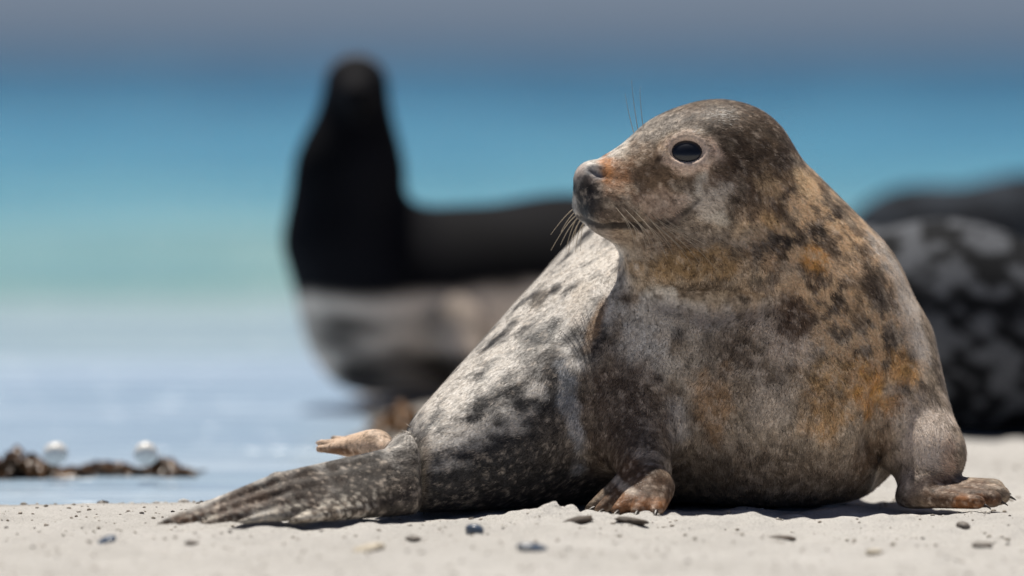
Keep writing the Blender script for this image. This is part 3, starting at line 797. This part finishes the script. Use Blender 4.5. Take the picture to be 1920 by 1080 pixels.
far_seal('mottled_seal', 'large charcoal seal mottled with grey lying behind the right flipper', g, (0.12, YR - 0.35, -0.02), (1.45, YR + 0.35, 0.46), mottled((0.010, 0.011, 0.013), (0.105, 0.112, 0.126), 28, 14, 0.02), (0.8, YR, 0), m_wetfur,
         [(P(2420, 655, YR - 0.16), 0.014)])
YQ = 5.2
k1 = (CAM_D + YQ) / CAM_D
g = SDF()
g.cone(P(1500, 590, YQ), P(1720, 510, YQ), q(55), q(150), k=0.05)
g.cone(P(1720, 510, YQ), P(1930, 500, YQ), q(152), q(164), k=0.05)
g.cone(P(1930, 500, YQ), P(2200, 540, YQ), q(164), q(120), k=0.05)
g.ell(P(2330, 540, YQ - 0.03), (q(100), q(80), q(80)), k=0.06)
g.cone(P(2370, 548, YQ - 0.05), P(2440, 560, YQ - 0.07), q(52), q(34), k=0.04)
g.cone(P(2230, 600, YQ - 0.12), P(2280, 650, YQ - 0.24), q(42), q(18), k=0.03)
g.cone(P(1500, 600, YQ), P(1400, 640, YQ - 0.06), q(40), q(15), k=0.02)
far_seal('dark_seal', 'dark slate seal farthest back, lying behind the mottled one', g, (0.42, YQ - 0.35, -0.02), (1.75, YQ + 0.35, 0.46), mottled((0.012, 0.015, 0.021), (0.035, 0.043, 0.056), 15, 24, 0.2), (1.0, YQ, 0), m_wetfur,
         [(P(2375, 510, YQ - 0.11), 0.014)])

# ------------------------------------------------------------------ seaweed, shells, pebbles
m_weed = simple('wet_brown_seaweed', (0.085, 0.045, 0.020), 0.25, 0.5, 40, spec=0.6, bmp=0.3)
m_weed2 = simple('tan_seaweed', (0.20, 0.10, 0.035), 0.35, 0.5, 40, spec=0.5, bmp=0.3)
def seaweed(label, a, b, height, n, seed, mat=m_weed, spread=0.05):
    """a heap of curled fronds along the line a-b"""
    r = random.Random(seed)
    VV, FF = [], []
    a, b = np.array(a), np.array(b)
    mid = (a + b) / 2
    for i in range(n):
        t = r.random()
        env = max(0.15, 1 - abs(2 * t - 0.8))
        base_ = a + (b - a) * t + np.array([r.uniform(-1, 1) * 0.01, r.uniform(-1, 1) * spread, 0])
        ang = r.uniform(0, 6.28); ln_ = r.uniform(0.03, 0.075)
        d = np.array([math.cos(ang), math.sin(ang), 0]); sd = np.array([-d[1], d[0], 0])
        wd_ = r.uniform(0.004, 0.010); hh = height * env * r.uniform(0.3, 1)
        k = len(VV); ns = 8
        for j in range(ns):
            s = j / (ns - 1)
            c_ = base_ + d * (s - 0.5) * ln_ + np.array([0, 0, hh * math.sin(math.pi * s) + 0.002 * math.sin(9 * s + i)])
            tw = math.sin(5 * s + i) * 0.8
            wv = (sd * math.cos(tw) + np.array([0, 0, 1]) * math.sin(tw)) * wd_ * (1 - 0.7 * abs(2 * s - 1) ** 2)
            th = np.array([0, 0, 0.0012])
            VV += [c_ - wv, c_ + wv, c_ + wv + th, c_ - wv + th]
        for j in range(ns - 1):
            o_ = k + j * 4
            for e in range(4):
                FF.append((o_ + e, o_ + (e + 1) % 4, o_ + 4 + (e + 1) % 4, o_ + 4 + e))
    VV = np.array(VV); VV[:, 2] = np.maximum(VV[:, 2], -0.019)
    return tag(add_mesh('seaweed', VV, np.array(FF), mat, origin=(mid[0], mid[1], -0.01)), label, 'seaweed', 'washed up seaweed')
def low(p, z=-0.016): return (p[0], p[1], z)
seaweed('biggest dark brown seaweed heap at the left edge of the water line', low(G(-60, 874)), low(G(150, 872)), 0.042, 170, 1)
seaweed('low strand of brown seaweed between the two white glint balls', low(G(150, 868)), low(G(265, 868)), 0.020, 60, 2)
seaweed('small dark seaweed tuft right of the right white glint ball', low(G(285, 868)), low(G(345, 870)), 0.024, 50, 3)
seaweed('tan seaweed tuft on the sand under the black backed seal', (G(725, 806)[0], G(725, 806)[1], 0), (G(800, 806)[0], G(800, 806)[1], 0), 0.05, 60, 4, m_weed2)
m_glint = simple('glint_white', (0.80, 0.79, 0.76), 0.25, 0.06, 30, spec=0.5, bmp=0.1)  # for white balls standing in for glints on the wet weed
for (x_, label) in ((104, 'round white ball standing in for a glint on the biggest seaweed heap'), (273, 'round white ball standing in for a glint at the end of the thin seaweed strand')):
    c_ = P(x_, 851, G(x_, 884)[1])
    pv, pf = ball((0, 0, 0), (px(24) * 1.05, px(24), px(24)), None, 24, 14, 0.05, int(x_))
    tag(add_mesh('glint_ball', pv + c_, pf, m_glint, origin=c_), label, 'pebble', 'white glint balls at the water line')

m_mussel = simple('blue_mussel_shell', (0.07, 0.10, 0.15), 0.3, 0.5, 60, spec=0.5)
m_shell = simple('bleached_shell', (0.50, 0.44, 0.34), 0.6, 0.35, 70)
m_dark = simple('dark_driftwood', (0.075, 0.058, 0.045), 0.7, 0.5, 80)
m_stone = simple('grey_pebble', (0.16, 0.14, 0.12), 0.6, 0.5, 90)
def gz(p, dz=0): return np.array([p[0], p[1], float(sand_z(np.array([p[0]]), np.array([p[1]]))[0]) + dz])
def bit(name, label, cat, spot, r, mat, rot=0, tilt=0, seed=0, bmp=0.12, group=None):
    p_ = gz(G(*spot), r[2] * 0.35)
    pv, pf = ball((0, 0, 0), r, rotm(rot, 'Z') @ rotm(tilt, 'Y'), 14, 9, bmp, seed)
    return tag(add_mesh(name, pv + p_, pf, mat, origin=p_), label, cat, group)
bit('mussel_shell', 'dark blue mussel shell left of the hind flipper tip', 'shell', (200, 1022), (0.013, 0.012, 0.006), m_mussel, 20, -25, 1)
bit('mussel_shell', 'blue grey mussel shell below the seal rear body', 'shell', (890, 1003), (0.012, 0.014, 0.009), m_mussel, 40, 10, 2)
bit('mussel_shell', 'bluish mussel shell half buried in the foreground sand', 'shell', (998, 1038), (0.020, 0.016, 0.006), m_mussel, 0, 6, 3)
bit('shell_fragment', 'pale tan shell fragment in the sand below the ankle fold', 'shell', (692, 1032), (0.022, 0.020, 0.008), m_shell, 10, -10, 4, 0.3)
bit('pebble', 'small brown pebble just below the hind flipper base', 'pebble', (775, 1009), (0.011, 0.012, 0.004), m_stone, 0, 0, 5)
bit('pebble', 'small brown pebble right of the dark blue mussel shell', 'pebble', (360, 1018), (0.009, 0.010, 0.004), m_stone, 0, 0, 6)
bit('driftwood_chip', 'dark wood chip on the little sand mound left of the near flipper', 'driftwood', (1078, 988), (0.022, 0.012, 0.006), m_dark, 10, -14, 7, 0.3)
bit('driftwood_chip', 'dark wood chip directly under the near foreflipper claws', 'driftwood', (1185, 986), (0.022, 0.012, 0.005), m_dark, -8, 8, 8, 0.3)
bit('driftwood_chip', 'flat dark wood chip on the sand in front of the belly', 'driftwood', (1465, 999), (0.020, 0.014, 0.004), m_dark, 0, 0, 9, 0.3)
bit('pebble', 'grey pebble below the far foreflipper, nearest to it', 'pebble', (1806, 988), (0.010, 0.012, 0.007), m_stone, 0, 10, 10)
bit('pebble', 'flat grey pebble below the far foreflipper, lower of two', 'pebble', (1842, 1016), (0.014, 0.014, 0.005), m_stone, 0, 0, 11)
bit('pebble', 'tiny dark pebble in the sand left of the mound', 'pebble', (1020, 972), (0.006, 0.008, 0.004), m_stone, 0, 0, 12)
bit('shell_fragment', 'pale shell sliver in the right foreground sand', 'shell', (1640, 1030), (0.011, 0.010, 0.004), m_shell, 0, 0, 13, 0.3)
# coarse grit all over the sand: nobody could count it
rg = np.random.default_rng(9)
NG = 3600
gx = rg.uniform(-0.95, 0.95, NG); gy = rg.uniform(-1.3, 1.4, NG)
ok = inland(gx, gy) > 0.03
gx, gy = gx[ok], gy[ok]
ex_ = rg.uniform(-0.95, -0.25, 900); ey_ = rg.uniform(0.1, 0.75, 900); ok = np.abs(inland(ex_, ey_)) < 0.11
gx = np.r_[gx, ex_[ok]]; gy = np.r_[gy, ey_[ok]]; big = np.r_[np.zeros(len(gx) - ok.sum()), np.ones(ok.sum())]
gzv = sand_z(gx, gy)
bv, bf = ball((0, 0, 0), (1, 1, 0.6), None, 6, 4)
VV, FF, CC = [], [], []
for i in range(len(gx)):
    r_ = 0.0009 + 0.0028 * rg.random() ** 3 + big[i] * 0.006 * rg.random() ** 4
    VV.append(bv * r_ * rg.uniform(0.7, 1.3, 3) + np.array([gx[i], gy[i], gzv[i] + r_ * 0.2])); FF.append(bf + i * len(bv))
    t_ = rg.random()
    c_ = np.array((0.6, 0.56, 0.5)) if t_ < 0.4 else np.array((0.32, 0.28, 0.23)) if t_ < 0.9 else np.array((0.10, 0.085, 0.075))
    CC.append(np.repeat(c_[None], len(bv), 0))
gr = add_mesh('grit', np.concatenate(VV), np.concatenate(FF), tinted('grit_grains', 0.8, 0.2, bmp=0), col=np.concatenate(CC))
tag(gr, 'scattered coarse grit and shell crumbs on the sand', 'grit', kind='stuff')
